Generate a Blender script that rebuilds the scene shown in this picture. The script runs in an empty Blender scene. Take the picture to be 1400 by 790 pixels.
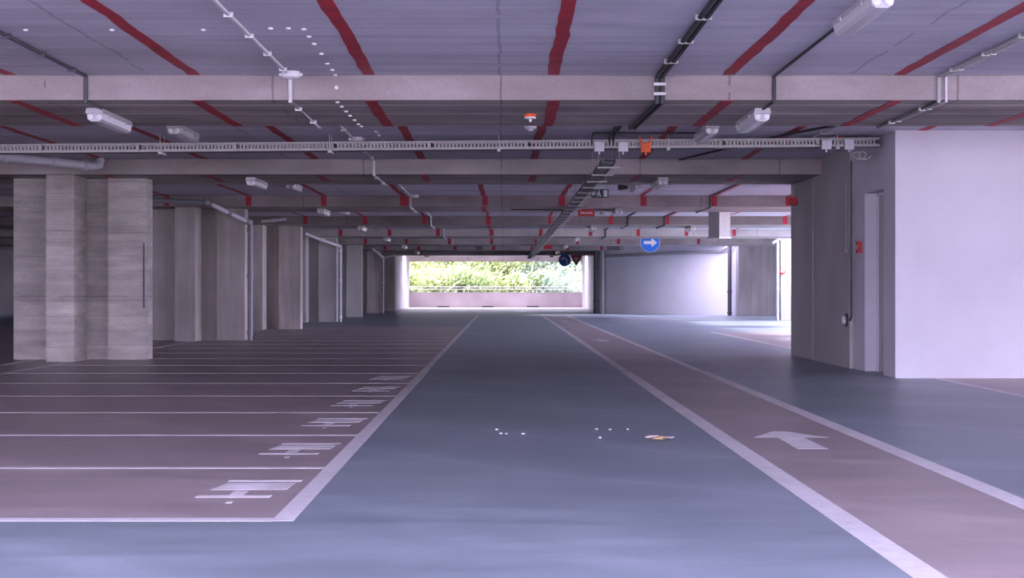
import bpy, bmesh, math, random
from mathutils import Vector, Matrix
R = random.Random(7)
C = bpy.context.scene.collection
F, VX, VY = 2400.0, 688.0, 395.0          # focal length in pixels, vanishing point of the 1400x790 frame
CAM_Z = 1.0
SLAB, SOFF = 2.78, 2.57                   # undersides of the slab and of the beams
PITCH, BEAMW = 9.45, 2.33
D = [14.6 + PITCH * k for k in range(8)]  # front faces of the beams
ORD = ['first', 'second', 'third', 'fourth', 'fifth', 'sixth', 'seventh', 'eighth', 'ninth', 'tenth', 'eleventh', 'twelfth',
       'thirteenth', 'fourteenth', 'fifteenth', 'sixteenth', 'seventeenth', 'eighteenth', 'nineteenth', 'twentieth']

# ------------------------------------------------------------------ helpers
def px(x, d): return (x - VX) * d / F
def pz(y, d): return CAM_Z + (VY - y) * d / F

class MB:
    def __init__(s): s.bm = bmesh.new()
    def box(s, x0, x1, y0, y1, z0, z1, rot=None, bev=0.0):
        m = bmesh.ops.create_cube(s.bm, size=1.0)
        vs = m['verts']
        c = Vector(((x0+x1)/2, (y0+y1)/2, (z0+z1)/2))
        for v in vs:
            v.co = Vector((v.co.x*(x1-x0), v.co.y*(y1-y0), v.co.z*(z1-z0)))
            if rot: v.co = rot @ v.co
            v.co += c
        if bev:
            es = list({e for v in vs for e in v.link_edges})
            bmesh.ops.bevel(s.bm, geom=es, offset=bev, segments=2, affect='EDGES', profile=.7)
        return s
    def prism(s, pts, vec):
        """polygon (list of 3-D points) extruded along vec"""
        a = [s.bm.verts.new(p) for p in pts]; b = [s.bm.verts.new(Vector(p) + Vector(vec)) for p in pts]
        n = len(pts)
        s.bm.faces.new(a); s.bm.faces.new(list(reversed(b)))
        for i in range(n): s.bm.faces.new([a[i], b[i], b[(i+1) % n], a[(i+1) % n]])
        return s
    def tube(s, pts, r, seg=10):
        pts = [Vector(p) for p in pts]; rings = []
        n = len(pts); up = None
        for i, p in enumerate(pts):
            if i == 0: t = (pts[1]-p).normalized()
            elif i == n-1: t = (p-pts[i-1]).normalized()
            else: t = ((p-pts[i-1]).normalized() + (pts[i+1]-p).normalized()).normalized()
            if up is None:
                up = Vector((0, 0, 1)) if abs(t.z) < .9 else Vector((1, 0, 0))
            u = (up - t*up.dot(t))
            if u.length < 1e-4: u = t.orthogonal()
            u.normalize(); up = u
            w = t.cross(u)
            k = 1.0
            if 0 < i < n-1:
                k = 1/max(.5, t.dot((p-pts[i-1]).normalized()))
            rr = r[i] if isinstance(r, (list, tuple)) else r
            rings.append([s.bm.verts.new(p + (u*math.cos(a) + w*math.sin(a))*rr*(k if k < 1.5 else 1.5)) for a in [2*math.pi*j/seg for j in range(seg)]])
        for a, b in zip(rings, rings[1:]):
            for j in range(seg): s.bm.faces.new([a[j], a[(j+1) % seg], b[(j+1) % seg], b[j]])
        s.bm.faces.new(list(reversed(rings[0]))); s.bm.faces.new(rings[-1])
        return s
    def lathe(s, c, axis, prof, seg=20):
        """prof: (radius, height along axis) pairs from c"""
        c = Vector(c); ax = Vector(axis).normalized(); u = ax.orthogonal().normalized(); w = ax.cross(u)
        rings = [[s.bm.verts.new(c + ax*h + (u*math.cos(a)+w*math.sin(a))*max(r, 1e-4)) for a in [2*math.pi*j/seg for j in range(seg)]] for r, h in prof]
        for a, b in zip(rings, rings[1:]):
            for j in range(seg): s.bm.faces.new([a[j], a[(j+1) % seg], b[(j+1) % seg], b[j]])
        s.bm.faces.new(list(reversed(rings[0]))); s.bm.faces.new(rings[-1])
        return s
    def quad(s, a, b, c, d):
        s.bm.faces.new([s.bm.verts.new(p) for p in (a, b, c, d)]); return s
    def build(s, name, mat, parent=None, smooth=False):
        bmesh.ops.recalc_face_normals(s.bm, faces=s.bm.faces)
        me = bpy.data.meshes.new(name); s.bm.to_mesh(me); s.bm.free()
        me.materials.append(mat)
        if smooth:
            for p in me.polygons: p.use_smooth = True
            try: me.set_sharp_from_angle(angle=math.radians(40))
            except Exception: pass
        o = bpy.data.objects.new(name, me); C.objects.link(o)
        if parent:
            o.parent = parent
            o.location = -Vector(parent.location)      # meshes are written in world coordinates
            if parent.parent: o.location = Vector((0, 0, 0))
        return o

def tag(o, label=None, cat=None, group=None, kind=None):
    if label: o['label'] = label
    if cat: o['category'] = cat
    if group: o['group'] = group
    if kind: o['kind'] = kind
    return o
def thing(name, loc, label, cat, group=None):
    o = bpy.data.objects.new(name, None); C.objects.link(o); o.location = loc
    o.empty_display_size = .1
    return tag(o, label, cat, group)
def struct(o, label=None): return tag(o, label, None, None, 'structure')

# ------------------------------------------------------------------ materials
def nt(name):
    m = bpy.data.materials.new(name); m.use_nodes = True
    n = m.node_tree.nodes; l = m.node_tree.links
    return m, n, l, n['Principled BSDF']
def plain(name, col, rough=.55, metal=0.0, var=.06, scale=9):
    m, n, l, b = nt(name)
    g = n.new('ShaderNodeNewGeometry'); t = n.new('ShaderNodeTexNoise'); t.inputs['Scale'].default_value = scale
    t.inputs['Detail'].default_value = 4
    l.new(g.outputs['Position'], t.inputs['Vector'])
    r = n.new('ShaderNodeValToRGB')
    r.color_ramp.elements[0].position = .3; r.color_ramp.elements[1].position = .7
    r.color_ramp.elements[0].color = [c*(1-var) for c in col]+[1]; r.color_ramp.elements[1].color = [min(1, c*(1+var)) for c in col]+[1]
    l.new(t.outputs['Fac'], r.inputs['Fac']); l.new(r.outputs['Color'], b.inputs['Base Color'])
    b.inputs['Roughness'].default_value = rough; b.inputs['Metallic'].default_value = metal
    return m
def noise(n, l, vec, scale, mapping=(1, 1, 1), detail=5, rough=.55):
    mp = n.new('ShaderNodeMapping'); mp.inputs['Scale'].default_value = mapping
    l.new(vec, mp.inputs['Vector'])
    t = n.new('ShaderNodeTexNoise'); t.inputs['Scale'].default_value = scale; t.inputs['Detail'].default_value = detail
    t.inputs['Roughness'].default_value = rough
    l.new(mp.outputs['Vector'], t.inputs['Vector']); return t.outputs['Fac']
def ramp(n, l, fac, stops):
    r = n.new('ShaderNodeValToRGB'); e = r.color_ramp.elements
    while len(e) < len(stops): e.new(.5)
    for i, (p, c) in enumerate(stops): e[i].position = p; e[i].color = list(c)+[1] if len(c) == 3 else c
    l.new(fac, r.inputs['Fac']); return r.outputs['Color']
def mix(n, l, a, b, fac, mode='MIX'):
    m = n.new('ShaderNodeMix'); m.data_type = 'RGBA'; m.blend_type = mode
    for s, v in ((m.inputs[6], a), (m.inputs[7], b), (m.inputs[0], fac)):
        if isinstance(v, (int, float)): s.default_value = v
        elif isinstance(v, (tuple, list)): s.default_value = list(v)+[1]
        else: l.new(v, s)
    return m.outputs[2]
def mth(n, l, op, a, b=0.0):
    m = n.new('ShaderNodeMath'); m.operation = op
    for s, v in ((m.inputs[0], a), (m.inputs[1], b)):
        if isinstance(v, (int, float)): s.default_value = v
        else: l.new(v, s)
    return m.outputs[0]
def concrete(name, lo, hi, stretch=(1, 1, 1), line_axis=None, period=.3, line=.6, rough=.8, bump=.15, scale=2.0, spec=.25, gap_w=.09, boards=.16, stain=.22, seams=None, fine_amt=1.0):
    m, n, l, b = nt(name)
    g = n.new('ShaderNodeNewGeometry'); P = g.outputs['Position']
    c = ramp(n, l, noise(n, l, P, scale, stretch, 6), [(.28, lo), (.72, hi)])
    f2 = noise(n, l, P, .55, (1, 1, 1), 5)
    c = mix(n, l, c, ramp(n, l, f2, [(.3, (1-stain, 1-stain*1.05, 1-stain*1.1)), (.62, (1.06, 1.05, 1.04))]), 1.0, 'MULTIPLY')
    fine = noise(n, l, P, 38, (1, 1, 1), 3)
    c = mix(n, l, c, ramp(n, l, fine, [(.3, [1-.07*fine_amt]*3), (.7, [1+.04*fine_amt]*3)]), 1.0, 'MULTIPLY')
    if line_axis is not None:
        s = n.new('ShaderNodeSeparateXYZ'); l.new(P, s.inputs[0])
        w = noise(n, l, P, .8, (1, 1, 1), 2)
        v = mth(n, l, 'ADD', mth(n, l, 'DIVIDE', s.outputs[line_axis], period), mth(n, l, 'MULTIPLY', w, .12))
        fr = mth(n, l, 'FRACT', v)
        board = n.new('ShaderNodeTexWhiteNoise'); board.noise_dimensions = '1D'
        l.new(mth(n, l, 'FLOOR', v), board.inputs['W'])
        c = mix(n, l, c, ramp(n, l, board.outputs['Value'], [(0, (1-boards, 1-boards*1.2, 1-boards)), (1, (1.08, 1.08, 1.08))]), 1.0, 'MULTIPLY')
        gap = mth(n, l, 'LESS_THAN', fr, gap_w)
        c = mix(n, l, c, mix(n, l, c, (line, line*.97, line), 1.0, 'MULTIPLY'), gap)
    if seams:                                   # board joints and pour seams along another axis, soft-edged and broken
        s2 = n.new('ShaderNodeSeparateXYZ'); l.new(P, s2.inputs[0])
        for ax, per, wd, dark in seams:
            v = mth(n, l, 'ADD', mth(n, l, 'DIVIDE', s2.outputs[ax], per), mth(n, l, 'MULTIPLY', noise(n, l, P, 2.0, (1, 1, 1), 3), .03))
            hit = mth(n, l, 'MULTIPLY', mth(n, l, 'LESS_THAN', mth(n, l, 'FRACT', v), wd), mth(n, l, 'GREATER_THAN', noise(n, l, P, 1.1, (1, 1, 1), 3), .44))
            c = mix(n, l, c, mix(n, l, c, (dark, dark, dark), 1.0, 'MULTIPLY'), hit)
    l.new(c, b.inputs['Base Color'])
    b.inputs['Roughness'].default_value = rough; b.inputs['Specular IOR Level'].default_value = spec
    bp = n.new('ShaderNodeBump'); bp.inputs['Strength'].default_value = bump; bp.inputs['Distance'].default_value = .02
    l.new(noise(n, l, P, scale*4, stretch, 6), bp.inputs['Height']); l.new(bp.outputs['Normal'], b.inputs['Normal'])
    return m
def floor_mat():
    m, n, l, b = nt('painted_floor')
    g = n.new('ShaderNodeNewGeometry'); P = g.outputs['Position']
    s = n.new('ShaderNodeSeparateXYZ'); l.new(P, s.inputs[0]); X, Y = s.outputs[0], s.outputs[1]
    gt = lambda a, v: mth(n, l, 'GREATER_THAN', a, v)
    lt = lambda a, v: mth(n, l, 'LESS_THAN', a, v)
    mul = lambda a, c: mth(n, l, 'MULTIPLY', a, c)
    bays = mul(mul(lt(X, -.95), gt(Y, 7.6)), lt(Y, 47.0))
    lane = mul(mul(gt(X, 1.48), lt(X, 2.42)), lt(Y, 66.0))
    rb = mul(mul(gt(X, 4.86), lt(Y, 41.0)), gt(Y, 9.0))
    pink = mth(n, l, 'MAXIMUM', mth(n, l, 'MAXIMUM', bays, lane), rb)
    n1 = noise(n, l, P, .9, (1, .45, 1), 6, .6)
    n2 = noise(n, l, P, 2.6, (.35, 1.2, 1), 6, .65)
    blue = ramp(n, l, n1, [(.3, BLUE_LO), (.7, BLUE_HI)])
    mauve = ramp(n, l, n1, [(.3, PINK_LO), (.7, PINK_HI)])
    c = mix(n, l, blue, mauve, pink)
    # tyre smears, dust and scuffs
    c = mix(n, l, c, ramp(n, l, n2, [(.25, (.76, .76, .77)), (.5, (1, 1, 1)), (.72, (1.22, 1.20, 1.19))]), 1.0, 'MULTIPLY')
    w = n.new('ShaderNodeTexWave'); w.wave_type = 'BANDS'; w.bands_direction = 'DIAGONAL'
    w.inputs['Scale'].default_value = .22; w.inputs['Distortion'].default_value = 9; w.inputs['Detail'].default_value = 3; w.inputs['Detail Scale'].default_value = .6
    l.new(P, w.inputs['Vector'])
    c = mix(n, l, c, ramp(n, l, w.outputs['Fac'], [(0, (.93, .93, .93)), (.93, (1, 1, 1)), (1, (1.15, 1.14, 1.14))]), .8, 'MULTIPLY')
    fine = noise(n, l, P, 30, (1, 1, 1), 3)
    c = mix(n, l, c, ramp(n, l, fine, [(.3, (.95, .95, .95)), (.7, (1.04, 1.04, 1.04))]), 1.0, 'MULTIPLY')
    # saw-cut joints across the slab
    j = mth(n, l, 'FRACT', mth(n, l, 'DIVIDE', mth(n, l, 'SUBTRACT', Y, 21.35), 30.0))
    c = mix(n, l, c, (.10, .10, .12), mul(lt(j, .0018), .75))
    l.new(c, b.inputs['Base Color'])
    rr = n.new('ShaderNodeMapRange'); rr.inputs['To Min'].default_value = .30; rr.inputs['To Max'].default_value = .48
    l.new(n2, rr.inputs['Value']); l.new(rr.outputs[0], b.inputs['Roughness'])
    b.inputs['Specular IOR Level'].default_value = .42
    return m
def line_mat():
    m, n, l, b = nt('worn_white_paint')
    g = n.new('ShaderNodeNewGeometry'); P = g.outputs['Position']
    a = noise(n, l, P, 1.3, (1, .6, 1), 6, .65)
    c = ramp(n, l, a, [(.25, (.60, .58, .59)), (.5, (.74, .72, .73)), (.75, (.80, .78, .79))])
    f = noise(n, l, P, 14, (1, 1, 1), 5, .7)
    c = mix(n, l, c, ramp(n, l, f, [(.3, (.82, .81, .82)), (.55, (1, 1, 1))]), 1.0, 'MULTIPLY')
    l.new(c, b.inputs['Base Color']); b.inputs['Roughness'].default_value = .55
    return m

BLUE_LO, BLUE_HI = (.215, .262, .310), (.285, .338, .385)
PINK_LO, PINK_HI = (.330, .275, .275), (.420, .355, .355)
M = {}
M['floor'] = floor_mat(); M['line'] = line_mat()
M['faint'] = plain('faded_white_paint', (.74, .70, .71), .6, 0, .14, 6)
M['stencil'] = plain('worn_stencil_paint', (.76, .73, .74), .6, 0, .2, 5)
M['slab'] = concrete('board_marked_ceiling', (.54, .54, .63), (.71, .71, .80), (.22, 2.8, 1), 1, .40, .80, scale=2.2, gap_w=.035, boards=.07, seams=[(0, 2.9, .008, .72)])
M['beam'] = concrete('board_marked_beam', (.40, .375, .35), (.60, .565, .525), (.6, 1.5, 1.8), 1, .24, .48, scale=1.7, gap_w=.13, boards=.26, stain=.30, seams=[(0, 1.9, .010, .62)])
M['pillar'] = concrete('board_marked_pillar', (.39, .365, .33), (.63, .595, .545), (.6, .6, 2.6), 2, .21, .86, scale=3.0, bump=1.0, gap_w=.06, boards=.07, stain=.26, seams=[(2, .9, .02, .75)])
M['pillar_streak'] = concrete('streaked_pillar', (.44, .41, .38), (.62, .58, .54), (3.5, 3.5, .25), None, scale=2.2, bump=.3, stain=.3)
M['pillar_grey'] = concrete('smooth_grey_pillar', (.44, .44, .42), (.53, .53, .50), (1, 1, .4), None, scale=1.5, stain=.12)
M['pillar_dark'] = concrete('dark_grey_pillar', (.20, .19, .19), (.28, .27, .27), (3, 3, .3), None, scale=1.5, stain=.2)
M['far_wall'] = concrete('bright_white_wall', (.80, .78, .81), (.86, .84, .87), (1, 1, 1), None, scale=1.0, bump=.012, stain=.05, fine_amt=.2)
M['side_wall'] = concrete('darker_side_wall', (.42, .41, .40), (.50, .49, .48), (1, 1, 1), None, scale=1.0, bump=.04, stain=.1)  # darker grey than the white front of the block
M['back_wall'] = concrete('shaded_render_wall', (.50, .48, .50), (.58, .56, .58), (1, 1, 1), None, scale=1.0, bump=.04, stain=.1)
M['wall'] = concrete('white_painted_wall', (.62, .60, .65), (.68, .66, .71), (1, 1, 1), None, scale=1.0, bump=.012, stain=.07, fine_amt=.2)
M['terrace'] = concrete('pale_paving', (.42, .41, .40), (.54, .52, .51), scale=1.0)
M['terrace2'] = concrete('terrace_concrete', (.42, .39, .38), (.54, .51, .50), scale=1.0)
M['parapet'] = concrete('pink_grey_parapet', (.50, .42, .43), (.60, .51, .52), (1, 1, .4), scale=1.2)
M['ground'] = concrete('outside_ground', (.10, .13, .06), (.20, .20, .12), scale=.6, bump=.3)
M['red'] = plain('red_ceiling_paint', (.42, .026, .045), .6, 0, .25, 6)
M['galv'] = plain('galvanised_steel', (.55, .54, .54), .45, .35, .12, 15)
M['ladder'] = plain('dull_dark_steel', (.16, .155, .16), .5, .2, .1, 15)
M['tray'] = plain('zinc_tray', (.47, .46, .43), .5, .1, .08, 20)
M['black'] = plain('black_cable', (.03, .03, .035), .5)
M['dark'] = plain('dark_pipe', (.075, .075, .085), .5)
M['pvc'] = plain('grey_pipe', (.55, .56, .60), .4, 0, .08, 6)
M['pipe_dark'] = plain('dull_grey_pipe', (.27, .27, .29), .45, 0, .08, 6)
M['white_pipe'] = plain('pale_pipe', (.70, .69, .70), .45)
M['box_grey'] = plain('light_grey_plastic', (.66, .65, .68), .5, 0, .02)
M['orange'] = plain('orange_plastic', (.85, .13, .02), .5, 0, .04)
M['white'] = plain('white_plastic', (.82, .81, .82), .4, 0, .03)
M['housing'] = plain('light_housing', (.50, .49, .50), .5)
M['redp'] = plain('red_plastic', (.50, .02, .03), .45)
M['blue'] = plain('blue_sign', (.015, .17, .68), .45, 0, .05)
M['green'] = plain('dark_green_sign', (.012, .045, .035), .4)
M['steel'] = plain('grey_sheet_metal', (.40, .40, .38), .5, .1, .08, 12)
M['door'] = plain('beige_door', (.48, .43, .44), .5, 0, .03)
M['rust'] = plain('rusty_joint', (.20, .14, .09), .8, 0, .4, 14)
M['bark'] = plain('bark', (.11, .085, .06), .9, 0, .3, 20)
M['pebble'] = plain('pale_grit', (.55, .54, .54), .8)
M['dry'] = plain('dry_leaf', (.62, .42, .22), .7, 0, .3, 30)
M['pale_leaf'] = plain('pale_dry_leaf', (.75, .66, .60), .7, 0, .2, 30)
def clear_cover():
    m, n, l, b = nt('clear_ribbed_cover')
    b.inputs['Base Color'].default_value = (.90, .90, .92, 1); b.inputs['Roughness'].default_value = .25
    b.inputs['Transmission Weight'].default_value = .35; b.inputs['IOR'].default_value = 1.2
    g = n.new('ShaderNodeNewGeometry'); nz = noise(n, l, g.outputs['Position'], 60, (1, .1, 1), 2)
    bp = n.new('ShaderNodeBump'); bp.inputs['Strength'].default_value = .2; l.new(nz, bp.inputs['Height']); l.new(bp.outputs['Normal'], b.inputs['Normal'])
    return m
M['cover'] = clear_cover()
def leaf(name, lo, hi):
    m, n, l, b = nt(name)
    g = n.new('ShaderNodeNewGeometry'); a = noise(n, l, g.outputs['Position'], 1.6, (1, 1, 1), 5)
    c = ramp(n, l, a, [(.3, lo), (.7, hi)])
    l.new(c, b.inputs['Base Color']); b.inputs['Roughness'].default_value = .6
    tr = n.new('ShaderNodeBsdfTranslucent'); l.new(c, tr.inputs['Color'])
    ms = n.new('ShaderNodeMixShader'); ms.inputs[0].default_value = .4
    l.new(b.outputs[0], ms.inputs[1]); l.new(tr.outputs[0], ms.inputs[2]); l.new(ms.outputs[0], n['Material Output'].inputs['Surface'])
    return m
LEAF = [leaf('light_foliage', (.24, .32, .10), (.60, .66, .32)), leaf('mid_foliage', (.16, .25, .09), (.46, .54, .25)), leaf('blue_foliage', (.20, .29, .19), (.48, .58, .44))]

# ------------------------------------------------------------------ setting
ROOF_Y0, END, TERR = 2.0, 84.0, 96.0
XL, XR = -21.5, 17.0
ROOF_GAP_X, ROOF_GAP = 9.0, (31.0, 57.0)           # unseen gap added in the slab on the right to let daylight in
fl = struct(MB().box(XL, XR, 1.5, END, -.3, 0).build('floor', M['floor']), 'blue and mauve painted concrete car park floor')
struct(MB().box(-60, 60, -70, 1.5, -.3, -.002).build('bounce_ground', M['terrace']), 'unseen pale ground behind the camera, added to bounce daylight onto the ceiling')  # pale ground out of view, added to bounce daylight under the roof
struct(MB().box(XR, 60, 1.5, 110, -.3, -.01).build('side_bounce_ground', M['terrace']), 'unseen pale ground outside the right side, added to bounce daylight in')  # pale ground on both sides, added as daylight bounce for the ceiling
struct(MB().box(-60, XL, 1.5, 110, -.3, -.01).build('side_bounce_ground', M['terrace']), 'unseen pale ground outside the left side, added to bounce daylight in')
def flat(name, x0, x1, y0, y1, mat=None, z=.001, parent=fl, label=None):
    o = MB().box(x0, x1, y0, y1, 0, z).build(name, mat or M['line'], parent)
    if label: o['label'] = label
    return o
def ribbon_floor(name, pts_l, pts_r, mat, label=None):
    b = MB(); b.prism([(x, y, .0005) for x, y in pts_l] + [(x, y, .0005) for x, y in reversed(pts_r)], (0, 0, .003))
    o = b.build(name, mat, fl)
    if label: o['label'] = label
flat('lane_line', -1.0, -.905, 7.57, 21.3, label='wide white line edging the bays')
flat('lane_line', -1.0, -.92, 21.42, 66)
flat('lane_line', 1.42, 1.54, 1.6, 21.3); flat('lane_line', 1.43, 1.53, 21.42, 66)
flat('lane_line', 2.36, 2.48, 1.6, 21.3); flat('lane_line', 2.35, 2.45, 21.42, 66)
flat('lane_line', 4.80, 4.90, 9, 19.6); flat('lane_line', 4.80, 4.90, 26.8, 41)
for k in range(18):
    y = 7.62 + 2.2*k
    flat('bay_line', -5.95, -1.0, y-(.045 if k else .06), y+.045, M['line'] if k < 1 else M['faint'])
flat('bay_line', -5.98, -5.88, 7.6, 23.9, M['faint']); flat('bay_line', -6.66, -6.56, 7.6, 24.9, M['faint'])
for k in range(1, 3):
    flat('bay_line', -5.98, -5.88, D[k]+1.6, D[k+1]-.1, M['faint']); flat('bay_line', -6.66, -6.56, D[k]+1.6, D[k+1]+.6, M['faint'])
# stencilled marks at the mouth of every bay, read from the lane
for k in range(6):
    y = 7.62 + 2.2*k; b = MB()
    b.box(-1.48, -1.12, y+.80, y+.89, 0, .001)
    b.box(-1.33, -1.26, y+.89, y+1.08, 0, .001)
    b.box(-1.30, -1.27, y+.58, y+.66, 0, .001)
    b.prism([(-1.46, y+1.12, .0), (-1.08, y+1.14, .0), (-1.07, y+1.42, .0), (-1.42, y+1.42, .0)], (0, 0, .001))
    b.box(-1.43, -1.05, y+1.50, y+1.57, 0, .001)
    b.build('bay_number', M['stencil'], fl)
def arrow_floor(cx, y0):
    b = MB(); z = .0
    b.prism([(cx-.10, y0, z), (cx+.09, y0, z), (cx+.085, y0+.85, z), (cx+.25, y0+.85, z), (cx+.04, y0+1.35, z), (cx-.05, y0+1.35, z), (cx-.25, y0+.85, z), (cx-.09, y0+.85, z)], (0, 0, .001))
    o = b.build('direction_arrow', M['faint'], fl)
arrow_floor(1.94, 10.98)
for yy in (33.5, 54.0): arrow_floor(1.92, yy)

b = MB(); b.box(XL, 4.4, ROOF_Y0, 89.6, SLAB, SLAB+.3); b.box(-5.4, 4.6, 92.2, TERR+.2, SLAB, SLAB+.3); b.box(4.4, ROOF_GAP_X, ROOF_Y0, 64.3, SLAB, SLAB+.3); b.box(4.4, ROOF_GAP_X, 66.4, 89.6, SLAB, SLAB+.3); b.box(8.6, ROOF_GAP_X, 64.3, 66.4, SLAB, SLAB+.3); b.box(ROOF_GAP_X, XR, ROOF_Y0, ROOF_GAP[0], SLAB, SLAB+.3); b.box(ROOF_GAP_X, XR, ROOF_GAP[1], END, SLAB, SLAB+.3)  # unseen slots added in the slab to light the far wall and terrace
ceil = struct(b.build('ceiling', M['slab']), 'board-marked concrete ceiling slab with red painted stripes')
beams = []
for k, d in enumerate(D):
    o = MB().box(XL+.5, XR-.5, d, d+BEAMW, SOFF, SLAB, bev=.012).build('ceiling_beam', M['beam'])
    beams.append(struct(o, f'wide shallow concrete ceiling beam, {ORD[k]} from the camera'))
EB = struct(MB().box(-5.4, 4.6, TERR-.4, TERR+.2, 2.50, SLAB).build('ceiling_beam', M['beam']), 'concrete edge beam over the far opening')
# red stripes painted by hand along the ceiling
SA = [-5.5, -4.09, -2.56, -1.10, .42, 1.87, 3.28, 4.7, 6.1]
SB = [-6.4, -4.85, -3.42, -1.91, -.38, 1.13, 2.64, 4.02, 5.46, 6.9]
def stripe(x, y0, y1, z, parent, w=.05):
    n = max(2, int((y1-y0)/.28)); b = MB(); top = []; bot = []
    wob = 0.0; L = []; Rr = []
    for i in range(n+1):
        y = y0 + (y1-y0)*i/n
        wob = .8*wob + R.uniform(-.009, .009)
        L.append((x+wob-w+R.uniform(-.006, .006), y, z)); Rr.append((x+wob+w+R.uniform(-.006, .006), y, z))
    for i in range(n):
        b.prism([L[i], Rr[i], Rr[i+1], L[i+1]], (0, 0, -.003))
    b.build('painted_stripe', M['red'], parent)
for x in SA:
    stripe(x, 2.4, D[0]-.02, SLAB, ceil); stripe(x, D[0]+.02, D[0]+BEAMW-.02, SOFF, beams[0])
    stripe(x, D[0]+BEAMW+.02, D[1]-.02, SLAB, ceil); stripe(x, D[1]+.05, D[1]+1.6, SOFF, beams[1])
for k in range(2, 7):
    for x in SB:
        if x > 4.5 and k < 2: continue
        stripe(x, D[k-1]+BEAMW+.3, D[k]-.02, SLAB, ceil, .035 if k > 2 else .045)
        w = .05 + .01*R.random() + (.025 if abs(x+1.91) < .1 and k == 2 else 0)
        xx = x + R.uniform(-.04, .04)
        MB().box(xx-w, xx+w, D[k]-.003, D[k], SOFF+.015, SLAB-.01).build('painted_stripe', M['red'], beams[k])
stripe(-.38, D[2]+.02, D[2]+BEAMW, SOFF, beams[2]); stripe(-.38, D[3]+.02, D[3]+BEAMW, SOFF, beams[3])

# right-hand block with the recessed door
WX = 4.40
b = MB()
b.box(WX+.30, XR, 19.7, 26.6, 0, SLAB)                  # body
b.box(WX, WX+.30, 19.7, 20.32, 0, SLAB)                 # end pier
b.box(WX, WX+.30, 20.32, 21.36, 2.16, SLAB)             # over the door
b.box(WX, WX+.30, 21.36, 22.1, 0, SLAB)
wr = struct(b.build('wall_right', M['wall']), 'white painted wall block with a recessed door')
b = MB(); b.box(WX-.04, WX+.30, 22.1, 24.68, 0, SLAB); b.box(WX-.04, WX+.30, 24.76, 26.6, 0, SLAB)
struct(b.build('wall_side', M['side_wall']), 'side wall of the block, darker grey than its front')
MB().box(WX-.01, WX+.05, 24.68, 24.76, 0, SLAB-.6).build('expansion_joint', M['rust'], wr)
dr = struct(thing('door_1', (WX+.2, 20.84, 0), 'beige flush door recessed in the white wall', None))
MB().box(WX+.16, WX+.20, 20.36, 21.32, .01, 2.12, bev=.004).build('door_leaf', M['door'], dr)
b = MB(); b.box(WX+.14, WX+.24, 20.32, 20.36, 0, 2.16); b.box(WX+.14, WX+.24, 21.32, 21.36, 0, 2.16); b.box(WX+.14, WX+.24, 20.36, 21.32, 2.12, 2.16)
b.build('door_frame', M['wall'], dr)
b = MB(); b.lathe((WX+.16, 20.46, 1.06), (-1, 0, 0), [(.028, 0), (.028, .012), (.01, .014), (.01, .06)]); b.tube([(WX+.105, 20.46, 1.06), (WX+.105, 20.60, 1.06)], .01)
b.build('door_handle', M['black'], dr)

# white wall at the far right, set slightly askew
a0, a1 = Vector((4.2, 72.6, 0)), Vector((8.72, 66.8, 0)); n_ = Vector((a1.y-a0.y, -(a1.x-a0.x), 0)).normalized()
b = MB(); b.prism([a0, a1, a1 - n_*.25*-1, a0 - n_*.25*-1], (0, 0, SLAB))
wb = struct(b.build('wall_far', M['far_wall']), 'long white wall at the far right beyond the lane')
struct(MB().box(8.70, 8.95, 65.62, 67.0, 0, SLAB).build('wall_corner', M['wall']), 'narrow strip of white wall beside the grey pillar')
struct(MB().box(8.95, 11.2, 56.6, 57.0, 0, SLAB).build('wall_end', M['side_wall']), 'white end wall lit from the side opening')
b = MB(); b.box(XL-.25, XL, 5, 72.4, 0, SLAB); b.box(XL-.25, XL, 73.2, END, 0, SLAB)  # wall added out of view to block daylight from the left
struct(b.build('wall_side', M['pillar_grey']), 'unseen grey wall added far to the left to keep daylight out, with one narrow opening')
struct(MB().box(XL, -5.4, END-.25, END, 0, SLAB).build('wall_back', M['pillar_grey']), 'grey end wall left of the far opening')
# terrace past the last beam
struct(MB().box(-5.6, 8, END, TERR+.3, -.3, -.004).build('terrace', M['terrace2']), 'pale concrete terrace outside the far end')
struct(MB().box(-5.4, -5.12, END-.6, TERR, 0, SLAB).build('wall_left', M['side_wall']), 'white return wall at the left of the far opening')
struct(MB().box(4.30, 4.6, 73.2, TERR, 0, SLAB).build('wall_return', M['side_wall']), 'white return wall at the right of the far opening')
pp = struct(MB().box(-5.12, 4.6, TERR, TERR+.25, -.3, .78).build('wall_back', M['parapet']), 'low pinkish concrete parapet closing the far opening')
MB().box(-5.2, 4.7, TERR-.04, TERR+.3, .78, .82).build('coping', M['terrace'], pp)
for x0, x1 in ((-3.6, -2.95), (-1.15, -.55), (1.3, 1.95)):
    MB().box(x0, x1, TERR-.012, TERR, .0, .07).build('drain_slot', M['dark'], pp)
rl = thing('railing', (0, TERR+.12, .82), 'pale metal railing along the top of the far parapet', 'railing')
for z in (.98, 1.12): MB().tube([(-5.1, TERR+.12, z), (4.28, TERR+.12, z)], .022).build('rail', M['white_pipe'], rl)
for i in range(7): MB().tube([(-4.9+i*1.5, TERR+.12, .81), (-4.9+i*1.5, TERR+.12, 1.12)], .018).build('post', M['white_pipe'], rl)
struct(MB().box(-150, 150, -120, 260, -.8, -.35).build('ground', M['ground']), 'ground outside the car park')

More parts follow.
